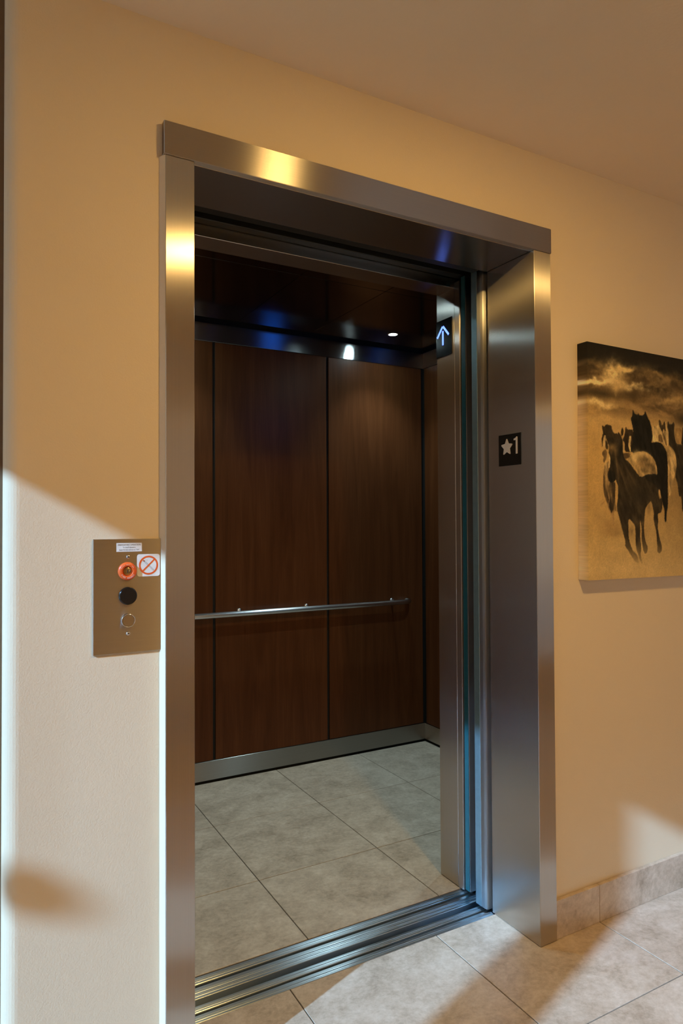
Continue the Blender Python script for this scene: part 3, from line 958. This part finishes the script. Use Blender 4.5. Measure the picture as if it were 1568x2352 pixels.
def print_colour(s, t):
    """sRGB colours of the print; s, t in millimetres from its lower left corner"""
    ty = np.array([0, 30, 120, 250, 400, 520, 560, 600, 650, 690, 715, 764])
    cols = np.array([(156, 116, 66), (158, 118, 68), (150, 110, 60), (146, 104, 54), (152, 108, 55), (150, 108, 58), (128, 90, 48),
                     (92, 64, 34), (78, 54, 29), (52, 37, 20), (30, 23, 15), (27, 21, 14)], float)
    c = np.stack([np.interp(t, ty, cols[:, k]) for k in range(3)], -1)
    dk = np.clip((s - 250) / 300.0, 0, 1) * np.clip(1 - np.abs(t - 330) / 400, 0, 1)
    c *= (1 - 0.28 * dk)[:, None]

    def blob(cs_, ct, rs, rt, col, a, nseed=None, ns_=0.02):
        w = np.exp(-((s - cs_) / rs) ** 2 - ((t - ct) / rt) ** 2)
        if nseed is not None:
            w = np.clip((w * 2.0 * fbm(s, t * 1.7, ns_ * 1.6, nseed) - 0.25) * 1.45, 0, 1)
        c[:] = c * (1 - a * w[:, None]) + np.array(col, float) * (a * w[:, None])
    wx = fbm(s, t, 0.010, 81) * 160
    n1 = fbm(s + wx, t * 2.4 + wx, 0.013, 83)
    n2 = fbm(s - wx, t * 2.0, 0.030, 87)
    env = np.clip((t - 520) / 60.0, 0, 1) * np.clip((735 - t) / 50.0, 0, 1)
    lite = np.clip((n1 * 0.7 + n2 * 0.3 - 0.50) * 4.5, 0, 1) * env
    dark = np.clip((0.50 - n1) * 5.0, 0, 1) * env
    c[:] = c * (1 - 0.55 * dark[:, None]) + np.array((46, 32, 17.0)) * (0.55 * dark[:, None])
    c[:] = c * (1 - 0.5 * lite[:, None]) + np.array((150, 108, 58.0)) * (0.5 * lite[:, None])
    blob(60, 603, 95, 17, (48, 34, 18), 0.95)
    blob(210, 612, 45, 16, (56, 39, 20), 0.8)
    blob(500, 552, 60, 26, (40, 29, 16), 0.9)

    def streak(cs_, ct, rs, rt, ang, col, a, seed):
        u = (s - cs_) * math.cos(ang) + (t - ct) * math.sin(ang)
        v = -(s - cs_) * math.sin(ang) + (t - ct) * math.cos(ang)
        u = u + (fbm(s, t, 0.02, seed) - 0.5) * 60
        v = v + (fbm(s, t, 0.03, seed + 5) - 0.5) * 34
        w = np.exp(-(u / rs) ** 2 - (v / rt) ** 2)
        w = np.clip(w * (0.25 + 1.5 * fbm(s, t * 1.6, 0.06, seed + 9)) * a, 0, 1)
        c[:] = c * (1 - w[:, None]) + np.array(col, float) * w[:, None]
    streak(20, 640, 95, 9, 0.02, (186, 142, 86), 1.3, 101)
    streak(30, 572, 90, 12, 0.0, (176, 134, 78), 1.1, 111)
    streak(120, 672, 40, 34, 0.3, (182, 138, 80), 1.15, 121)
    streak(170, 692, 60, 9, 0.25, (176, 132, 74), 1.1, 131)
    streak(200, 643, 110, 10, -0.04, (190, 146, 86), 1.35, 141)
    streak(150, 640, 40, 22, 0.0, (160, 118, 66), 0.9, 151)
    streak(430, 612, 90, 12, 0.12, (150, 108, 58), 0.9, 161)
    streak(360, 690, 110, 9, -0.1, (110, 78, 40), 0.8, 171)
    streak(330, 640, 120, 22, 0.0, (48, 34, 18), 0.8, 181)
    streak(750, 640, 160, 16, 0.05, (150, 110, 60), 1.0, 191)
    blob(110, 170, 60, 30, (118, 82, 42), 0.6)
    blob(260, 150, 30, 26, (104, 72, 36), 0.35)
    c *= (0.93 + 0.14 * fbm(s, t, 0.03, 31))[:, None]
    for col, fe, fade, pts in HORSES:
        p = np.array(pts, float)
        q_ = np.roll(p, -1, 0)
        p = np.stack([p * 0.8 + q_ * 0.2, p * 0.2 + q_ * 0.8], 1).reshape(-1, 2)
        m_ = 12
        sel = np.where((s > p[:, 0].min() - m_) & (s < p[:, 0].max() + m_) & (t > p[:, 1].min() - m_) & (t < p[:, 1].max() + m_))[0]
        if len(sel) == 0:
            continue
        a, b = s[sel], t[sel]
        d = np.full(len(sel), 1e9)
        ins = np.zeros(len(sel), bool)
        for k in range(len(p)):
            (x0, y0), (x1, y1) = p[k], p[(k + 1) % len(p)]
            ex, ey = x1 - x0, y1 - y0
            u = np.clip(((a - x0) * ex + (b - y0) * ey) / max(ex * ex + ey * ey, 1e-9), 0, 1)
            d = np.minimum(d, np.hypot(a - x0 - u * ex, b - y0 - u * ey))
            if y0 != y1:
                ins ^= ((y0 > b) != (y1 > b)) & (a < (x1 - x0) * (b - y0) / (y1 - y0) + x0)
        rag = (fbm(a, b, 0.22, 41) - 0.5) * 3.0
        sd = np.where(ins, d, -d) + rag
        w = np.clip(0.5 + sd / (fe + 1.2), 0, 1)
        w = w * w * (3 - 2 * w)
        if fade:
            w = w * np.clip((b - 45) / 95.0, 0.0, 1.0) ** 0.7
        tex = (0.55 + 0.9 * fbm(a + 0.35 * b, b * 0.45, 0.09, 51 + len(pts)))[:, None]
        c[sel] = c[sel] * (1 - w[:, None]) + np.array(col, float) * tex * w[:, None]
    for x, y, rs, rt, ang, col, al in SHADES:
        u = (s - x) * math.cos(ang) + (t - y) * math.sin(ang)
        v = -(s - x) * math.sin(ang) + (t - y) * math.cos(ang)
        w = np.exp(-(u / rs) ** 2 - (v / rt) ** 2)
        w = np.clip(al * w * (0.35 + 1.3 * fbm(s, t, 0.11, 61)), 0, 1)[:, None]
        c[:] = c * (1 - w) + np.array(col, float) * w
    c *= (0.90 + 0.2 * fbm(s * 1.0, t * 1.0, 0.33, 71))[:, None]
    return np.clip(c, 0, 255)


nx, nz = 440, 330
ss = np.linspace(0, CW, nx)
tt = np.linspace(0, CH_, nz)
SS, TT = np.meshgrid(ss, tt)
fs, ft = SS.ravel(), TT.ravel()
verts = [(float(a), 0.0, float(b)) for a, b in zip(fs, ft)]
faces = [(j * nx + i, j * nx + i + 1, (j + 1) * nx + i + 1, (j + 1) * nx + i) for j in range(nz - 1) for i in range(nx - 1)]
cs_ = list(fs * 1000)
ct_ = list(ft * 1000)


def ring(idx, s2, t2):
    """wrap one edge of the print round the stretcher"""
    base = len(verts)
    for k, v in enumerate(idx):
        x, y, z = verts[v]
        verts.append((x, CD, z))
        cs_.append(s2[k])
        ct_.append(t2[k])
    for k in range(len(idx) - 1):
        faces.append((idx[k], idx[k + 1], base + k + 1, base + k))


def edge_dup(idx):
    base = len(verts)
    for v in idx:
        verts.append(verts[v])
        cs_.append(cs_[v])
        ct_.append(ct_[v])
    return list(range(base, base + len(idx)))


eL = edge_dup([j * nx for j in range(nz)])
ring(eL, [12] * nz, [ct_[v] for v in eL])
eR = edge_dup([j * nx + nx - 1 for j in range(nz)])
ring(eR, [CW * 1000 - 12] * nz, [ct_[v] for v in eR])
eB = edge_dup(list(range(nx)))
ring(eB, [cs_[v] for v in eB], [10] * nx)
eT = edge_dup([(nz - 1) * nx + i for i in range(nx)])
ring(eT, [cs_[v] for v in eT], [CH_ * 1000 - 8] * nx)
b0 = len(verts)
for x, z in ((0, 0), (CW, 0), (CW, CH_), (0, CH_)):
    verts.append((x, CD, z))
    cs_.append(0)
    ct_.append(0)
faces.append((b0, b0 + 3, b0 + 2, b0 + 1))
me = bpy.data.meshes.new('canvas_print')
me.from_pydata(verts, [], faces)
cc = print_colour(np.array(cs_), np.array(ct_)) / 255.0
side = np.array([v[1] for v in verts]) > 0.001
lum = np.clip(cc[side].mean(1) * 3.0 - 0.45, 0, 1)[:, None] * 0.34    # daylight on the wrapped edges painted into the print: paler and pinker
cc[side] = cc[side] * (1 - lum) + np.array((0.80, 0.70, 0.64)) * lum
cl = np.where(cc <= 0.04045, cc / 12.92, ((cc + 0.055) / 1.055) ** 2.4)
gain = np.array(WALL_COL) / np.array(lin((168, 133, 95)))
cl = np.clip(cl * gain - 0.006, 0.004, 0.85)
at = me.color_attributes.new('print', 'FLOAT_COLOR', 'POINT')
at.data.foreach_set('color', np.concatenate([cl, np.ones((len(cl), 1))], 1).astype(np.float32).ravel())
m, nt, b = mat('printed canvas')
vc = node(nt, 'ShaderNodeVertexColor')
vc.layer_name = 'print'
nt.links.new(vc.outputs['Color'], b.inputs['Base Color'])
wv = node(nt, 'ShaderNodeTexNoise')
wv.inputs['Scale'].default_value = 700
nt.links.new(obj_coords(nt), wv.inputs['Vector'])
bp = node(nt, 'ShaderNodeBump')
bp.inputs['Strength'].default_value = 0.1
bp.inputs['Distance'].default_value = 0.0008
nt.links.new(wv.outputs['Fac'], bp.inputs['Height'])
nt.links.new(bp.outputs['Normal'], b.inputs['Normal'])
b.inputs['Roughness'].default_value = 0.6
b.inputs['Specular IOR Level'].default_value = 0.12
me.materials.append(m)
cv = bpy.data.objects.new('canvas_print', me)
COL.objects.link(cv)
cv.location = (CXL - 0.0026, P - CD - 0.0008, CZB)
cv.rotation_euler = (0, 0.0068, 0)
tag(cv, 'sepia canvas print of running horses hung on the wall right of the elevator', 'picture')
